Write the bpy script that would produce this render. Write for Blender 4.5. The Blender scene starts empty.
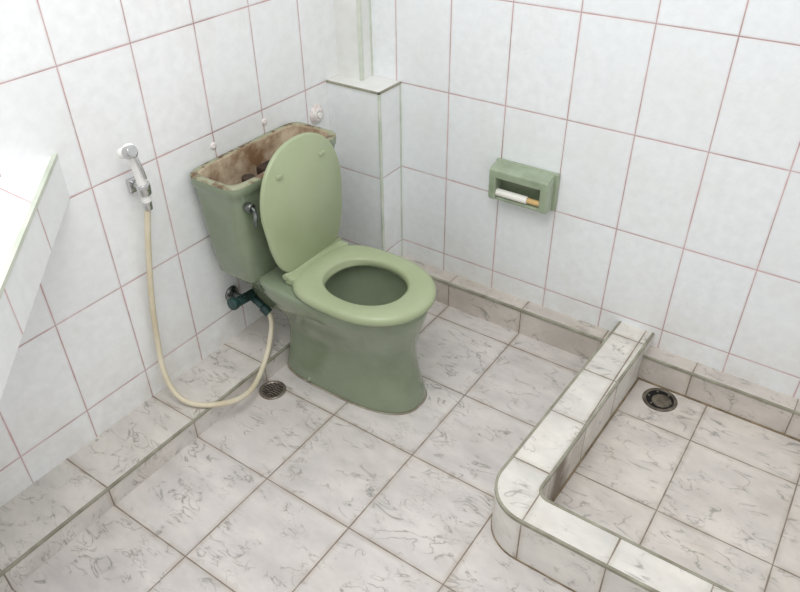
import bpy, bmesh, math, random
from mathutils import Vector, Matrix
random.seed(3)
S=bpy.context.scene
S.view_settings.view_transform='Standard'
S.view_settings.look='None'

# ------------------------------------------------------------------ materials
def lin(c):
    return tuple(((x/255)/12.92 if x/255<=0.04045 else ((x/255+0.055)/1.055)**2.4) for x in c)+(1,)
class NT:
    def __init__(s,name):
        s.m=bpy.data.materials.new(name); s.m.use_nodes=True
        s.t=s.m.node_tree; s.b=s.t.nodes['Principled BSDF']
    def n(s,typ,**k):
        x=s.t.nodes.new(typ)
        for a,v in k.items(): setattr(x,a,v)
        return x
    def l(s,a,b): s.t.links.new(a,b)
    def val(s,sock,v):
        if isinstance(v,bpy.types.NodeSocket): s.l(v,sock)
        else: sock.default_value=v
    def math(s,op,a,b=0.0,clamp=False):
        x=s.n('ShaderNodeMath',operation=op); x.use_clamp=clamp
        s.val(x.inputs[0],a); s.val(x.inputs[1],b); return x.outputs[0]
    def mix(s,f,a,b):
        x=s.n('ShaderNodeMix',data_type='RGBA'); s.val(x.inputs[0],f); s.val(x.inputs[6],a); s.val(x.inputs[7],b); return x.outputs[2]
    def maprange(s,v,a,b,c,d):
        x=s.n('ShaderNodeMapRange'); s.val(x.inputs[0],v)
        for i,q in enumerate((a,b,c,d)): x.inputs[1+i].default_value=q
        return x.outputs[0]
    def noise(s,vec,scale,detail=3,rough=.5,dist=0,out='Fac'):
        x=s.n('ShaderNodeTexNoise'); x.inputs['Scale'].default_value=scale
        x.inputs['Detail'].default_value=detail; x.inputs['Roughness'].default_value=rough
        x.inputs['Distortion'].default_value=dist
        s.l(vec,x.inputs['Vector']); return x.outputs[out]
def grid(s,pos,axes):
    sep=s.n('ShaderNodeSeparateXYZ'); s.l(pos,sep.inputs[0])
    wob=s.noise(pos,18,2)
    wobv=s.math('MULTIPLY',s.math('SUBTRACT',wob,.5),.003)
    dmin=None; ids=[]
    for ax,off,pitch,g in axes:
        v=s.math('DIVIDE',s.math('SUBTRACT',sep.outputs[ax],off),pitch)
        ids.append(s.math('FLOOR',v))
        d=s.math('SUBTRACT',.5,s.math('ABSOLUTE',s.math('SUBTRACT',s.math('FRACT',v),.5)))
        d=s.math('SUBTRACT',s.math('MULTIPLY',d,pitch),g/2)
        dmin=d if dmin is None else s.math('MINIMUM',dmin,d)
    dmin=s.math('ADD',dmin,wobv)
    return dmin,ids
def cellrand(s,ids):
    c=s.n('ShaderNodeCombineXYZ')
    for i,q in enumerate(ids): s.l(q,c.inputs[i])
    w=s.n('ShaderNodeTexWhiteNoise'); s.l(c.outputs[0],w.inputs['Vector'])
    return w
def wall_tile(name,axes,tint=(244,245,245)):
    s=NT(name); g=s.n('ShaderNodeNewGeometry'); pos=g.outputs['Position']
    d,ids=grid(s,pos,axes)
    w=cellrand(s,ids)
    mot=s.noise(pos,34,4,.65)
    base=s.mix(s.maprange(mot,.35,.7,0,1),lin(tint),lin(tuple(c-10 for c in tint)))
    base=s.mix(s.math('MULTIPLY',w.outputs['Value'],.4),base,lin((230,233,233)))
    big=s.maprange(s.noise(pos,4,5,.7),.5,.8,0,.4)
    base=s.mix(big,base,lin((220,217,210)))
    sepz=s.n('ShaderNodeSeparateXYZ'); s.l(pos,sepz.inputs[0])
    low=s.math('MULTIPLY',s.maprange(sepz.outputs[2],.10,.34,1,0),s.maprange(s.noise(pos,7,4,.7),.38,.7,0,.6))
    base=s.mix(low,base,lin((214,206,194)))
    grn=s.noise(pos,9,3)
    gcol=s.mix(s.maprange(grn,.4,.65,0,1),lin((202,166,166)),lin((160,130,124)))
    m=s.maprange(d,-.0006,.0010,0,1)
    halo=s.maprange(d,0,.006,1,0)
    base=s.mix(s.math('MULTIPLY',halo,.28),base,lin((212,194,194)))
    s.l(s.mix(m,gcol,base),s.b.inputs['Base Color'])
    s.l(s.maprange(m,0,1,.8,.28),s.b.inputs['Roughness'])
    bp=s.n('ShaderNodeBump'); bp.inputs['Strength'].default_value=.35; bp.inputs['Distance'].default_value=.002
    h=s.math('ADD',s.maprange(d,-.001,.003,0,1),s.math('MULTIPLY',s.noise(pos,14,2),.35))
    s.l(h,bp.inputs['Height']); s.l(bp.outputs[0],s.b.inputs['Normal'])
    return s.m
def marble(name,axes,light=(220,214,209),grout=(134,122,110),dirty=.28,vs=1.0,rot=.9):
    s=NT(name); g=s.n('ShaderNodeNewGeometry'); pos=g.outputs['Position']
    d,ids=grid(s,pos,axes)
    w=cellrand(s,ids)
    off=s.n('ShaderNodeVectorMath',operation='MULTIPLY_ADD')
    s.l(w.outputs['Color'],off.inputs[0]); off.inputs[1].default_value=(7,7,7); s.l(pos,off.inputs[2])
    p=off.outputs[0]
    mp=s.n('ShaderNodeMapping'); s.l(p,mp.inputs[0]); mp.inputs['Rotation'].default_value=(0,0,rot); mp.inputs['Scale'].default_value=(1,2.2,1.4)
    p2=mp.outputs[0]
    cloud=s.noise(p2,6,4,.6)
    col=s.mix(s.maprange(cloud,.35,.68,0,1),lin(light),lin(tuple(c-q for c,q in zip(light,(22,21,19)))))
    vn=s.noise(p2,8.5,3,.5,1.2)
    av=s.math('ABSOLUTE',s.math('SUBTRACT',vn,.5))
    mask=s.maprange(s.noise(p,14,2),.47,.60,0,1)
    soft=s.math('MULTIPLY',s.maprange(av,0,.06,1,0),mask)
    col=s.mix(s.math('MULTIPLY',soft,.26*vs),col,lin((162,158,150)))
    vein=s.math('MULTIPLY',s.maprange(av,0,.018,1,0),mask)
    col=s.mix(s.math('MULTIPLY',vein,.75*vs),col,lin((130,129,123)))
    vn2=s.noise(p2,20,2,.5,.9)
    vein2=s.math('MULTIPLY',s.maprange(s.math('ABSOLUTE',s.math('SUBTRACT',vn2,.47)),0,.025,1,0),s.maprange(s.noise(p,11,2),.54,.63,0,1))
    col=s.mix(s.math('MULTIPLY',vein2,.45*vs),col,lin((146,140,134)))
    dirt=s.maprange(s.noise(pos,3.2,5,.7),.48,.8,0,dirty)
    col=s.mix(dirt,col,lin((168,156,140)))
    m=s.maprange(d,-.0006,.001,0,1)
    halo=s.math('MULTIPLY',s.maprange(d,0,.014,1,0),s.maprange(s.noise(pos,12,3),.35,.65,.1,.5))
    col=s.mix(halo,col,lin((164,150,132)))
    s.l(s.mix(m,lin(grout),col),s.b.inputs['Base Color'])
    s.l(s.maprange(m,0,1,.9,.36),s.b.inputs['Roughness'])
    bp=s.n('ShaderNodeBump'); bp.inputs['Strength'].default_value=.3; bp.inputs['Distance'].default_value=.002
    s.l(s.maprange(d,-.001,.002,0,1),bp.inputs['Height']); s.l(bp.outputs[0],s.b.inputs['Normal'])
    return s.m
def simple(name,c,rough=.4,metal=0,c2=None,scale=8,lo=.4,hi=.65,bump=0,coat=0):
    s=NT(name); g=s.n('ShaderNodeNewGeometry'); pos=g.outputs['Position']
    if c2:
        f=s.maprange(s.noise(pos,scale,5,.6),lo,hi,0,1)
        s.l(s.mix(f,lin(c),lin(c2)),s.b.inputs['Base Color'])
    else: s.b.inputs['Base Color'].default_value=lin(c)
    s.b.inputs['Roughness'].default_value=rough; s.b.inputs['Metallic'].default_value=metal
    s.b.inputs['Coat Weight'].default_value=coat
    if bump:
        bp=s.n('ShaderNodeBump'); bp.inputs['Strength'].default_value=bump; bp.inputs['Distance'].default_value=.003
        s.l(s.noise(pos,scale*4,4),bp.inputs['Height']); s.l(bp.outputs[0],s.b.inputs['Normal'])
    return s.m

ZR=(2,.1736,.2992,.0024)
M_right=wall_tile('tile_wall_back',[(0,.3968,.2,.0024),ZR],tint=(239,242,243))
M_left=wall_tile('tile_wall_left',[(1,-1.0288,.2,.0024),ZR])
M_col=wall_tile('tile_column',[(0,.3968,.4,.0022),ZR],tint=(238,241,241))
M_floor=marble('marble_floor',[(0,.17,.2885,.003),(1,-1.03,.2975,.003)])
M_shower=marble('marble_shower',[(0,1.39,.2885,.003),(1,-.235,.2975,.003)],light=(220,213,205),dirty=.45)
M_ledgeL=marble('marble_ledge_left',[(1,-1.03,.2975,.003)],light=(220,215,208))
M_ledgeB=marble('marble_ledge_back',[(0,.457,.2885,.003)],light=(214,206,197),dirty=.5)
M_curb=marble('marble_curb',[(0,1.36,.21,.003),(1,-.70,.21,.003)],light=(228,224,216),dirty=.4,vs=.8)
M_trim=simple('edge_grout_trim',(164,163,146),.65,c2=(120,115,98),scale=14,lo=.35,hi=.7,bump=.3)
M_grime=simple('brown_grime_grout',(156,140,114),.8,c2=(110,96,76),scale=20,lo=.35,hi=.65)
M_basegrout=simple('toilet_base_grout',(176,168,150),.8,c2=(120,112,92),scale=20,lo=.35,hi=.7)
M_coltrim=simple('pale_green_corner_trim',(212,217,204),.4,c2=(188,196,178),scale=10)
M_colpaint=simple('upper_column_paint',(232,233,230),.4,c2=(220,220,214),scale=6)
M_seat=simple('seat_plastic',(163,174,139),.36,c2=(156,167,131),scale=6)
M_ceramic=simple('green_ceramic',(131,143,119),.18,c2=(120,131,107),scale=7,coat=.3)
M_holder=simple('green_ceramic_holder',(158,171,146),.28,c2=(142,154,129),scale=18,coat=.2)
M_stain=simple('stained_ceramic',(206,190,164),.6,c2=(128,98,70),scale=16,lo=.35,hi=.65,bump=.3)
M_rim=simple('tank_rim_worn',(156,158,130),.5,c2=(108,84,62),scale=30,lo=.47,hi=.6,bump=.3)
M_dark=simple('rusted_fitting',(62,46,34),.7,c2=(30,24,20),scale=30)
M_chrome=simple('chrome',(205,205,205),.2,1)
M_pewter=simple('worn_chrome',(150,152,150),.3,.9,c2=(90,96,92),scale=40)
M_teal=simple('teal_valve',(44,76,72),.4,c2=(30,48,46),scale=30)
M_hose=simple('hose_beige',(222,213,190),.45,c2=(206,194,166),scale=10)
M_whitep=simple('white_plastic',(240,239,234),.35)
M_paper=simple('roller_white',(240,238,230),.5)
M_orange=simple('orange_plastic',(214,180,120),.5)
M_black=simple('black_void',(16,15,14),.9)
M_water=simple('bowl_water',(66,76,58),.05)
M_drain=simple('drain_metal',(150,142,132),.4,.6,c2=(110,98,88),scale=40)
M_collar=simple('drain_collar',(120,112,98),.6,c2=(76,70,60),scale=40,lo=.35,hi=.6)
M_flange=simple('flange_paint',(234,228,224),.6,c2=(204,180,174),scale=60,lo=.48,hi=.7)

# ------------------------------------------------------------------ mesh helpers
def mk(name,bm,mats,parent=None,smooth=False,bevel=0,subsurf=0,segs=2):
    me=bpy.data.meshes.new(name); bmesh.ops.recalc_face_normals(bm,faces=bm.faces); bm.to_mesh(me); bm.free()
    for m in (mats if isinstance(mats,(list,tuple)) else [mats]): me.materials.append(m)
    ob=bpy.data.objects.new(name,me); S.collection.objects.link(ob)
    if smooth:
        for p in me.polygons: p.use_smooth=True
    if bevel:
        b=ob.modifiers.new('bev','BEVEL'); b.width=bevel; b.segments=segs; b.limit_method='ANGLE'; b.angle_limit=math.radians(40)
    if subsurf:
        b=ob.modifiers.new('sub','SUBSURF'); b.levels=b.render_levels=subsurf
    if parent: ob.parent=parent
    return ob
def addbox(bm,a,b,mi=0):
    vs=[bm.verts.new((x,y,z)) for x in (a[0],b[0]) for y in (a[1],b[1]) for z in (a[2],b[2])]
    for q in ((0,1,3,2),(4,6,7,5),(0,4,5,1),(2,3,7,6),(0,2,6,4),(1,5,7,3)):
        f=bm.faces.new([vs[i] for i in q]); f.material_index=mi
def box(name,a,b,mat,parent=None,bevel=0,**k):
    bm=bmesh.new(); addbox(bm,a,b); return mk(name,bm,mat,parent,bevel=bevel,**k)
def empty(name,loc=(0,0,0)):
    e=bpy.data.objects.new(name,None); e.location=loc; e.empty_display_size=.1; S.collection.objects.link(e); return e
def prism(name,pts,z0,z1,mat,parent=None,bevel=0):
    bm=bmesh.new()
    lo=[bm.verts.new((x,y,z0)) for x,y in pts]; hi=[bm.verts.new((x,y,z1)) for x,y in pts]
    bm.faces.new(lo[::-1]); bm.faces.new(hi); n=len(pts)
    for i in range(n): bm.faces.new((lo[i],lo[(i+1)%n],hi[(i+1)%n],hi[i]))
    return mk(name,bm,mat,parent,bevel=bevel)
def loft(name,rings,mat,parent=None,cap0=True,cap1=True,smooth=True,subsurf=0,closed=False,mi=None):
    bm=bmesh.new(); R=[[bm.verts.new(p) for p in r] for r in rings]
    n=len(rings[0]); K=len(R)
    for k in range(K if closed else K-1):
        for i in range(n):
            f=bm.faces.new((R[k][i],R[k][(i+1)%n],R[(k+1)%K][(i+1)%n],R[(k+1)%K][i]))
            if mi: f.material_index=mi[k]
    if not closed:
        if cap0: bm.faces.new(R[0][::-1])
        if cap1:
            f=bm.faces.new(R[-1])
            if mi: f.material_index=mi[-1]
    return mk(name,bm,mat,parent,smooth=smooth,subsurf=subsurf)
def cyl(name,p,q,r,mat,parent=None,r2=None,n=28,bevel=0,smooth=True):
    p=Vector(p);q=Vector(q); d=(q-p).normalized(); a=d.orthogonal().normalized(); b=d.cross(a)
    r2=r if r2 is None else r2
    rings=[[c+(a*math.cos(t)+b*math.sin(t))*rr for t in [2*math.pi*i/n for i in range(n)]] for c,rr in ((p,r),(q,r2))]
    ob=loft(name,rings,mat,parent,smooth=False,)
    for f in ob.data.polygons:
        if len(f.vertices)==4: f.use_smooth=True
    if bevel:
        m=ob.modifiers.new('bev','BEVEL'); m.width=bevel; m.segments=2; m.limit_method='ANGLE'
    return ob
def tube(name,pts,r,mat,parent=None):
    cu=bpy.data.curves.new(name,'CURVE'); cu.dimensions='3D'; cu.bevel_depth=r; cu.bevel_resolution=5; cu.resolution_u=16
    sp=cu.splines.new('NURBS'); sp.points.add(len(pts)-1)
    for i,p in enumerate(pts): sp.points[i].co=(*p,1)
    sp.use_endpoint_u=True; sp.order_u=4; cu.use_fill_caps=True
    cu.materials.append(mat)
    ob=bpy.data.objects.new(name,cu); S.collection.objects.link(ob)
    if parent: ob.parent=parent
    return ob
def lathe(name,prof,c,axis,mat,parent=None,n=40):
    d=Vector(axis).normalized(); a=d.orthogonal().normalized(); b=d.cross(a); c=Vector(c)
    rings=[[c+d*h+(a*math.cos(t)+b*math.sin(t))*r for t in [2*math.pi*i/n for i in range(n)]] for r,h in prof]
    return loft(name,rings,mat,parent)

# ------------------------------------------------------------------ room shell
XR,YN,H=2.5,-2.35,2.4
box('floor',(-.1,YN-.1,-.12),(XR+.1,.1,0),M_floor)
box('wall_left',(-.1,YN-.1,0),(0,.1,H),M_left)
box('wall_back',(0,0,0),(XR+.1,.1,H),M_right)

col=empty('pipe_chase_column')
CX,CY,CZ=.213,-.122,.772
box('lower_casing',(0.0,CY,0),(CX,0,CZ-.008),M_col,col)
box('lower_cap',(0.0,CY-.002,CZ-.008),(CX+.002,0,CZ+.002),M_colpaint,col)
bm=bmesh.new()
addbox(bm,(0,CY-.003,CZ-.005),(CX+.003,CY+.003,CZ+.003))
addbox(bm,(CX-.003,CY-.003,CZ-.005),(CX+.003,0,CZ+.003))
mk('cap_edge',bm,M_trim,col,bevel=.0015)
box('corner_strip',(CX-.005,CY-.003,.07),(CX+.003,CY+.008,CZ-.005),M_coltrim,col,bevel=.002)
box('side_strip',(CX-.002,-.008,.1),(CX+.0015,0,CZ-.006),M_coltrim,col)
box('upper_casing',(0,-.06,CZ),(.1,0,H),M_colpaint,col)
box('upper_corner_strip',(.092,-.064,CZ),(.104,-.050,H),M_coltrim,col,bevel=.003)
box('upper_side_strip',(.098,-.008,CZ),(.102,0,H),M_coltrim,col)

LX,LZ=.18,.07
box('baseboard_left',(0,YN,0),(LX,CY,LZ),M_ledgeL)
box('trim_1',(LX-.004,YN,LZ-.007),(LX+.003,-.06,LZ+.002),M_trim,bevel=.0015)
BY,BZ=-.06,.10
box('baseboard_back',(CX,BY,0),(1.05,0,BZ),M_ledgeB)
box('trim_2',(CX,BY-.003,BZ-.008),(1.05,BY+.006,BZ+.002),M_trim,bevel=.0015)
box('baseboard_shower',(1.17,BY,0),(XR,0,BZ),M_ledgeB)
box('trim_3',(1.17,BY-.003,BZ-.007),(XR,BY+.004,BZ+.002),M_trim,bevel=.0015)

# shower curb
SX0,SX1,SY0,SY1,SZ=1.036,1.146,-.870,-.778,.150
def arc(cx,cy,r,a0,a1,n=12): return [(cx+r*math.cos(math.radians(a0+(a1-a0)*i/n)),cy+r*math.sin(math.radians(a0+(a1-a0)*i/n))) for i in range(n+1)]
ro,ri=.11,.03
outer=[(SX0+.028,0)]+arc(SX0+ro,SY0+ro,ro,180,270)+[(XR,SY0)]
inner=[(XR,SY1)]+arc(SX1+ri,SY1+ri,ri,270,180)+[(SX1+.028,0)]
curb=empty('shower_curb')
prism('curb_body',outer+inner,0,SZ,M_curb,curb)
def strip(name,path,w,z0,z1,sgn,mat,parent,out=.002):
    bm=bmesh.new(); P=[Vector((x,y)) for x,y in path]; rows=[]
    for i,p in enumerate(P):
        t=(P[min(i+1,len(P)-1)]-P[max(i-1,0)]).normalized(); nrm=Vector((-t.y,t.x))*sgn
        a=p-nrm*out; b=p+nrm*w
        rows.append([bm.verts.new(v) for v in ((a.x,a.y,z0),(a.x,a.y,z1),(b.x,b.y,z1),(b.x,b.y,z0))])
    for i in range(len(rows)-1):
        for k in range(4): bm.faces.new((rows[i][k],rows[i+1][k],rows[i+1][(k+1)%4],rows[i][(k+1)%4]))
    bm.faces.new(rows[0]); bm.faces.new(rows[-1][::-1])
    return mk(name,bm,mat,parent)
strip('outer_edge',outer,.005,SZ-.007,SZ+.002,1,M_trim,curb)
strip('inner_edge',inner,.005,SZ-.007,SZ+.002,1,M_trim,curb)
strip('outer_base_grout',outer,.004,0,.005,1,M_grime,curb)
strip('inner_base_grout',inner,.004,0,.009,1,M_grime,curb,out=.005)
bm=bmesh.new(); addbox(bm,(SX1,SY1,0),(XR,BY,.004)); 
mk('shower_floor_tiles',bm,M_shower)
box('trim_4',(1.175,BY-.004,.004),(XR,BY+.002,.009),M_grime)

# tiled counter at left with 45 degree front
ctr=empty('tiled_counter')
cp=[(0,-1.09),(0,-2.3),(.62,-2.3),(.62,-1.68)]
M_counter=wall_tile('tile_counter',[(1,-1.26,.2,.0022)],tint=(246,247,247))
prism('counter_slab',cp[::-1],.775,.885,M_counter,ctr)
strip('counter_edge',[(0,-1.09),(.62,-1.68)],.008,.878,.888,-1,M_coltrim,ctr)

# ------------------------------------------------------------------ toilet
toi=empty('toilet')
TY=-.548
N=64
def egg(x0,x1,hw,z,nb=2.6,nf=2.1,cxf=.45,cy=None):
    cy=TY if cy is None else cy
    cx=x0+(x1-x0)*cxf; out=[]
    for i in range(N):
        t=2*math.pi*i/N; c,s=math.cos(t),math.sin(t)
        n=nf if c>0 else nb; L=(x1-cx) if c>0 else (cx-x0)
        out.append((cx+L*math.copysign(abs(c)**(2/n),c), cy+hw*math.copysign(abs(s)**(2/n),s), z))
    return out
SY=-.569
bowl=[egg(.17,.653,.116,0,4,2.6),egg(.168,.655,.117,.012,4,2.6),egg(.172,.648,.112,.04,4,2.6),
      egg(.18,.634,.103,.10,4,2.5),egg(.18,.625,.097,.16,3.6,2.4),egg(.17,.628,.102,.21,3.4,2.3,cy=-.552),
      egg(.15,.640,.120,.26,3.2,2.2,cy=-.558),egg(.13,.658,.139,.305,3.2,2.15,cy=-.563),egg(.12,.670,.150,.34,3.2,2.1,cy=SY),
      egg(.12,.675,.154,.362,3.2,2.1,cy=SY),egg(.12,.676,.155,.376,3.2,2.1,cy=SY),egg(.125,.671,.151,.384,3.2,2.1,cy=SY),
      egg(.335,.622,.114,.384,2.2,2.1,cy=SY),egg(.332,.627,.118,.370,2.2,2.1,cy=SY),egg(.338,.62,.116,.33,2.2,2.1,cy=SY),
      egg(.355,.595,.098,.27,2.1,2.1,cy=SY),egg(.38,.55,.075,.215,2,2,cy=SY),egg(.40,.51,.052,.19,2,2,cy=SY),egg(.41,.50,.038,.16,2,2,cy=SY)]
loft('bowl',bowl,[M_ceramic],toi)
loft('base_grout',[egg(.165,.658,.120,0,4,2.6),egg(.168,.655,.117,.003,4,2.6)],M_basegrout,toi)
loft('water',[egg(.378,.553,.077,.216,2,2,cy=SY),egg(.38,.55,.073,.2165,2,2,cy=SY)],M_water,toi)
def rrect(x0,x1,y0,y1,z,n=6.0,cnt=N):
    cx,cy=(x0+x1)/2,(y0+y1)/2; out=[]
    for i in range(cnt):
        t=2*math.pi*i/cnt; c,s=math.cos(t),math.sin(t)
        out.append((cx+(x1-x0)/2*math.copysign(abs(c)**(2/n),c),cy+(y1-y0)/2*math.copysign(abs(s)**(2/n),s),z))
    return out
loft('deck',[rrect(.05,.32,TY-.07,TY+.07,.20),rrect(.04,.32,TY-.095,TY+.095,.28),rrect(.035,.33,TY-.125,TY+.125,.325),rrect(.035,.33,TY-.14,TY+.135,.355),rrect(.04,.32,TY-.135,TY+.13,.37)],M_ceramic,toi)
TC=-.532
def tk(z,d0,d1,hw,n=7): return rrect(d0,d1,TC-hw,TC+hw,z,n)
tank=[tk(.362,.05,.165,.17),tk(.366,.035,.178,.188),tk(.380,.025,.184,.198),tk(.50,.018,.192,.211),tk(.65,.012,.198,.222),
      tk(.668,.010,.200,.225),tk(.672,.006,.203,.228),tk(.697,.005,.205,.230),tk(.702,.008,.202,.227),
      tk(.702,.024,.186,.211),tk(.697,.026,.184,.209),tk(.55,.028,.178,.203),tk(.42,.035,.165,.19),tk(.40,.045,.155,.175)]
loft('tank',tank,[M_ceramic,M_stain,M_rim],toi,mi=[0]*7+[2,2]+[1]*5)
cyl('fill_valve',(.09,TC-.07,.40),(.09,TC-.07,.63),.013,M_dark,toi)
cyl('fill_valve_cap',(.09,TC-.07,.63),(.09,TC-.07,.65),.020,M_dark,toi,bevel=.003)
cyl('overflow_tube',(.12,TC+.03,.40),(.12,TC+.03,.61),.013,M_stain,toi)
cyl('flush_rod',(.18,TC-.165,.64),(.10,TC+.06,.65),.005,M_dark,toi)
cyl('float_arm',(.09,TC-.07,.64),(.10,TC+.12,.61),.004,M_dark,toi)
box('float_arm_block',(.06,TC-.01,.62),(.12,TC+.07,.65),M_dark,toi,bevel=.006)
lathe('float_ball',[(.0,-.04),(.025,-.032),(.038,-.01),(.038,.01),(.025,.032),(0,.04)],(.10,TC+.13,.60),(0,0,1),M_dark,toi)
cyl('tank_water',(.11,TC,.42),(.11,TC,.421),.06,M_black,toi)
cyl('lever_boss',(.192,TC-.185,.635),(.216,TC-.185,.635),.014,M_pewter,toi,bevel=.003)
tube('lever_arm',[(.214,TC-.185,.635),(.227,TC-.185,.633),(.230,TC-.190,.617),(.228,TC-.194,.590)],.006,M_pewter,toi)
def seatring():
    o=dict(nb=3.4,nf=2.1,cxf=.50,cy=SY); i=dict(nb=2.2,nf=2.1,cxf=.5,cy=SY)
    zb=.388
    rings=[egg(.286,.684,.161,zb,**o),egg(.282,.689,.165,zb+.006,**o),egg(.282,.689,.165,zb+.018,**o),egg(.287,.683,.160,zb+.025,**o),
           egg(.299,.670,.149,zb+.028,**o),egg(.346,.612,.112,zb+.026,**i),egg(.353,.604,.105,zb+.020,**i),egg(.353,.604,.105,zb+.003,**i),egg(.358,.60,.108,zb,**i)]
    return loft('seat_ring',rings,M_seat,toi,closed=True)
seatring()
HY=-.557
box('hinge_block',(.265,HY-.124,.384),(.312,HY+.126,.414),M_seat,toi,bevel=.007,segs=3)
cyl('hinge_pin',(.271,HY-.127,.411),(.271,HY+.129,.411),.009,M_seat,toi)
def lidring(x0,x1,hw,z):
    out=[]
    cx=x0+(x1-x0)*.52
    for i in range(N):
        t=2*math.pi*i/N; c,s=math.cos(t),math.sin(t)
        n=2.2 if c>0 else 6.0; L=(x1-cx) if c>0 else (cx-x0)
        x=cx+L*math.copysign(abs(c)**(2/n),c); y=hw*math.copysign(abs(s)**(2/n),s)
        if x<cx: y*=1-.24*((cx-x)/(cx-x0))**1.5
        out.append(Vector((x,y,z)))
    return out
ang=math.radians(95.5)
def up_(p):
    x=p.x*math.cos(ang)-p.z*math.sin(ang); z=p.x*math.sin(ang)+p.z*math.cos(ang)
    return (.278+x, HY-.003+p.y+p.x*.045, .408+z)
lid=[lidring(.006,.374,.165,0),lidring(.002,.379,.170,.004),lidring(.002,.379,.170,.012),lidring(.008,.372,.164,.018),lidring(.03,.352,.144,.020)]
loft('lid',[[up_(p) for p in r] for r in lid],M_seat,toi)
for k,(sx,l) in enumerate(((-.09,.30),(.09,.30))):
    bm=bmesh.new(); addbox(bm,(l-.006,sx-.012,-.005),(l+.006,sx+.012,.004))
    for v in bm.verts: v.co=Vector(up_(v.co))
    mk('lid_bumper',bm,M_seat,toi,bevel=.003)
for sy in (-1,1):
    lathe('bolt_cap',[(.012,0),(.011,.006),(.007,.011),(0,.013)],(.30,TY+sy*.110,.010),(0,0,1),M_ceramic,toi)

val=empty('supply_valve')
lathe('wall_flange',[(.0,0),(.028,0),(.026,.006),(.012,.009),(0,.009)],(0.001,-.665,.235),(1,0,0),M_pewter,val)
cyl('stub',(0,-.665,.235),(.06,-.665,.235),.011,M_pewter,val)
cyl('valve_body',(.05,-.69,.235),(.05,-.60,.225),.016,M_teal,val,bevel=.003)
cyl('valve_handle',(.05,-.715,.24),(.05,-.695,.238),.021,M_teal,val,bevel=.004)
cyl('outlet',(.05,-.63,.225),(.105,-.622,.185),.012,M_teal,val)
cyl('outlet_nut',(.092,-.625,.194),(.115,-.621,.176),.016,M_teal,val,bevel=.002)
tube('tank_supply',[(.05,-.60,.225),(.05,-.57,.24),(.07,-.56,.30),(.09,-.56,.36),(.09,-.56,.37)],.008,M_pewter,val)

bid=empty('bidet_sprayer')
box('bracket_plate',(0,-.935,.715),(.010,-.895,.755),M_chrome,bid,bevel=.004)
cyl('bracket_arm',(.0,-.915,.735),(.04,-.918,.74),.010,M_chrome,bid)
cyl('bracket_ring',(.045,-.918,.72),(.048,-.920,.752),.018,M_chrome,bid,bevel=.003)
tube('handle',[(.045,-.918,.70),(.047,-.920,.75),(.048,-.924,.79),(.05,-.930,.83),(.052,-.938,.86)],.013,M_whitep,bid)
cyl('spray_head',(.048,-.944,.843),(.072,-.939,.853),.016,M_chrome,bid,bevel=.004)
cyl('head_back',(.030,-.947,.839),(.050,-.943,.845),.014,M_whitep,bid,bevel=.004)
tube('trigger',[(.062,-.931,.835),(.072,-.926,.80),(.066,-.920,.77)],.004,M_chrome,bid)
cyl('hose_nut',(.044,-.918,.675),(.045,-.918,.705),.012,M_chrome,bid,bevel=.002)
tube('hose',[(.044,-.918,.685),(.036,-.93,.62),(.028,-.95,.50),(.022,-.97,.36),(.022,-.98,.25),(.04,-1.00,.17),(.085,-1.01,.10),(.14,-.995,.080),(.20,-.96,.084),
             (.225,-.89,.062),(.215,-.82,.05),(.19,-.76,.06),(.168,-.70,.085),(.148,-.66,.12),(.13,-.625,.155),(.112,-.62,.180)],.0082,M_hose,bid)

ros=empty('wall_pipe_flange')
lathe('rosette',[(.0,0),(.034,0),(.032,.004),(.024,.005),(.022,.012),(.012,.014),(.010,.008),(0,.008)],(0,-.185,.678),(1,0,0),M_flange,ros)
cyl('plug',(0.008,-.185,.678),(.018,-.185,.678),.010,M_whitep,ros)
for k,(y,z) in enumerate(((-.635,.735),(-.425,.735))):
    lathe('wall_screw_anchor' if k==0 else 'wall_screw_anchor.001',[(0,0),(.011,0),(.009,.003),(.004,.004),(0,.003)],(0,y,z),(1,0,0),M_flange)

# ------------------------------------------------------------------ toilet paper holder
ph=empty('toilet_paper_holder')
X0,X1,Z0,Z1=.585,.800,.478,.598
box('back_plate',(X0,-.014,Z0),(X1,0,Z1+.005),M_holder,ph,bevel=.005,segs=3)
def profx(name,prof,x0,x1,mat,parent,bevel=.004):
    bm=bmesh.new(); a=[bm.verts.new((x0,y,z)) for y,z in prof]; b=[bm.verts.new((x1,y,z)) for y,z in prof]
    bm.faces.new(a); bm.faces.new(b[::-1]); n=len(prof)
    for i in range(n): bm.faces.new((a[i],a[(i+1)%n],b[(i+1)%n],b[i]))
    return mk(name,bm,mat,parent,bevel=bevel)
profx('hood',[(-.005,Z1+.003),(-.055,Z1-.004),(-.064,Z1-.010),(-.064,Z1-.036),(-.056,Z1-.036),(-.042,Z1-.020),(-.005,Z1-.014)],X0+.004,X1-.012,M_holder,ph,bevel=.005)
side=[(-.005,Z1-.006),(-.060,Z1-.012),(-.064,Z1-.030),(-.062,Z0+.04),(-.062,Z0+.014),(-.054,Z0+.004),(-.005,Z0+.003)]
profx('side_left',side,X0+.004,X0+.028,M_holder,ph)
profx('side_right',side,X1-.036,X1-.010,M_holder,ph)
box('recess',(X0+.026,-.019,Z0+.012),(X1-.034,-.014,Z1-.02),M_ceramic,ph)
profx('lower_lip',[(-.005,Z0+.022),(-.042,Z0+.016),(-.050,Z0+.010),(-.048,Z0+.002),(-.005,Z0+.002)],X0+.02,X1-.02,M_holder,ph)
cyl('roller',(X0+.026,-.046,Z0+.030),(X1-.080,-.046,Z0+.030),.012,M_paper,ph,bevel=.003)
cyl('roller_end',(X1-.080,-.046,Z0+.030),(X1-.034,-.046,Z0+.030),.009,M_orange,ph,bevel=.002)

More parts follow.
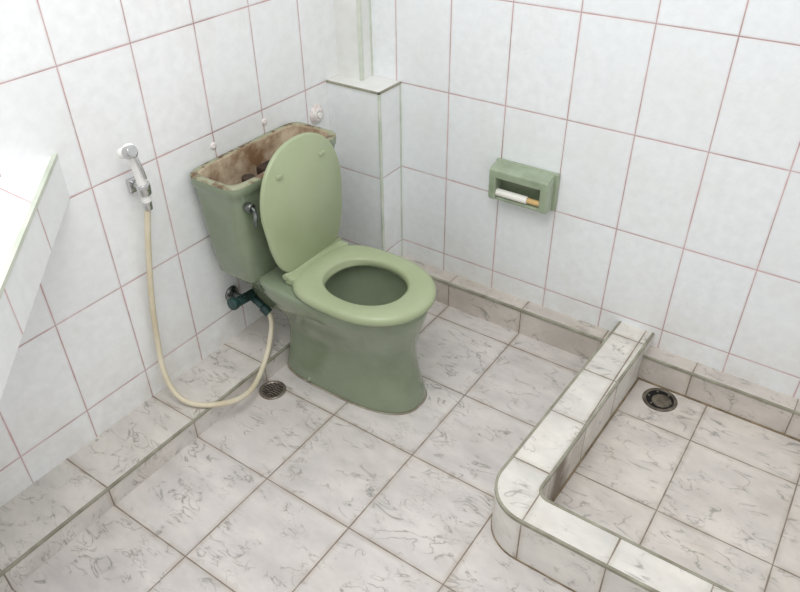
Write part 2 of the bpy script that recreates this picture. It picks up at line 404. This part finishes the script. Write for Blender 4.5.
# ------------------------------------------------------------------ floor drains
dr=empty('floor_drain')
c=(.228,-.757)
lathe('drain_ring',[(.0,.0005),(.043,.0005),(.043,.003),(.040,.005),(.033,.005),(.032,.002),(0,.002)],(c[0],c[1],0),(0,0,1),M_drain,dr)
cyl('drain_hole',(c[0],c[1],.001),(c[0],c[1],.0028),.032,M_black,dr)
bm=bmesh.new()
for k in range(-3,4):
    y=c[1]+k*.009; h=math.sqrt(max(.032**2-(k*.009)**2,0))
    addbox(bm,(c[0]-h,y-.0024,.002),(c[0]+h,y+.0024,.0052))
addbox(bm,(c[0]-.003,c[1]-.032,.002),(c[0]+.003,c[1]+.032,.0052))
mk('drain_bars',bm,M_drain,dr)
d2=empty('floor_drain.001')
c=(1.262,-.118)
lathe('drain_collar',[(.046,.004),(.053,.004),(.051,.007),(.046,.008),(.043,.006),(.041,.0045)],(c[0],c[1],0),(0,0,1),M_collar,d2)
cyl('drain_throat',(c[0],c[1],.0042),(c[0],c[1],.0050),.044,M_black,d2)
lathe('drain_inner_ring',[(.020,.005),(.030,.005),(.028,.0075),(.022,.0075)],(c[0]+.006,c[1]-.004,0),(0,0,1),M_collar,d2)
bm=bmesh.new()
for k in range(6):
    a=k*math.pi/3; p=Vector((math.cos(a),math.sin(a)))
    addbox(bm,(c[0]+p.x*.035-.003,c[1]+p.y*.035-.003,.005),(c[0]+p.x*.035+.003,c[1]+p.y*.035+.003,.007))
mk('drain_lugs',bm,M_collar,d2)

# ------------------------------------------------------------------ light
w=bpy.data.worlds.new('W'); S.world=w; w.use_nodes=True
w.node_tree.nodes['Background'].inputs[0].default_value=(.985,.99,1,1)
w.node_tree.nodes['Background'].inputs[1].default_value=.78
def area(name,loc,tgt,size,power,col=(1,1,1)):
    l=bpy.data.lights.new(name,'AREA'); l.shape='RECTANGLE'; l.size=size[0]; l.size_y=size[1]; l.energy=power; l.color=col
    o=bpy.data.objects.new(name,l); S.collection.objects.link(o); o.location=loc
    o.rotation_euler=(Vector(tgt)-Vector(loc)).to_track_quat('-Z','Y').to_euler(); return o
area('ceiling_light',(.9,-1.4,2.35),(.8,-.8,0),(1.1,1.1),22)

# ------------------------------------------------------------------ camera
yaw,pitch,roll,f=0.6107,0.6273,-0.0132,718.7
fw=Vector((-math.sin(yaw)*math.cos(pitch),math.cos(yaw)*math.cos(pitch),-math.sin(pitch)))
rt=Vector((math.cos(yaw),math.sin(yaw),0)); up=rt.cross(fw)
r2=rt*math.cos(roll)+up*math.sin(roll); u2=-rt*math.sin(roll)+up*math.cos(roll)
cd=bpy.data.cameras.new('camera'); cam=bpy.data.objects.new('camera',cd); S.collection.objects.link(cam)
mw=Matrix((( r2.x,u2.x,-fw.x,1.529),(r2.y,u2.y,-fw.y,-1.9004),(r2.z,u2.z,-fw.z,1.585),(0,0,0,1)))
cam.matrix_world=mw
cd.sensor_fit='HORIZONTAL'; cd.sensor_width=36; cd.lens=f/800*36; cd.clip_start=.01
S.camera=cam
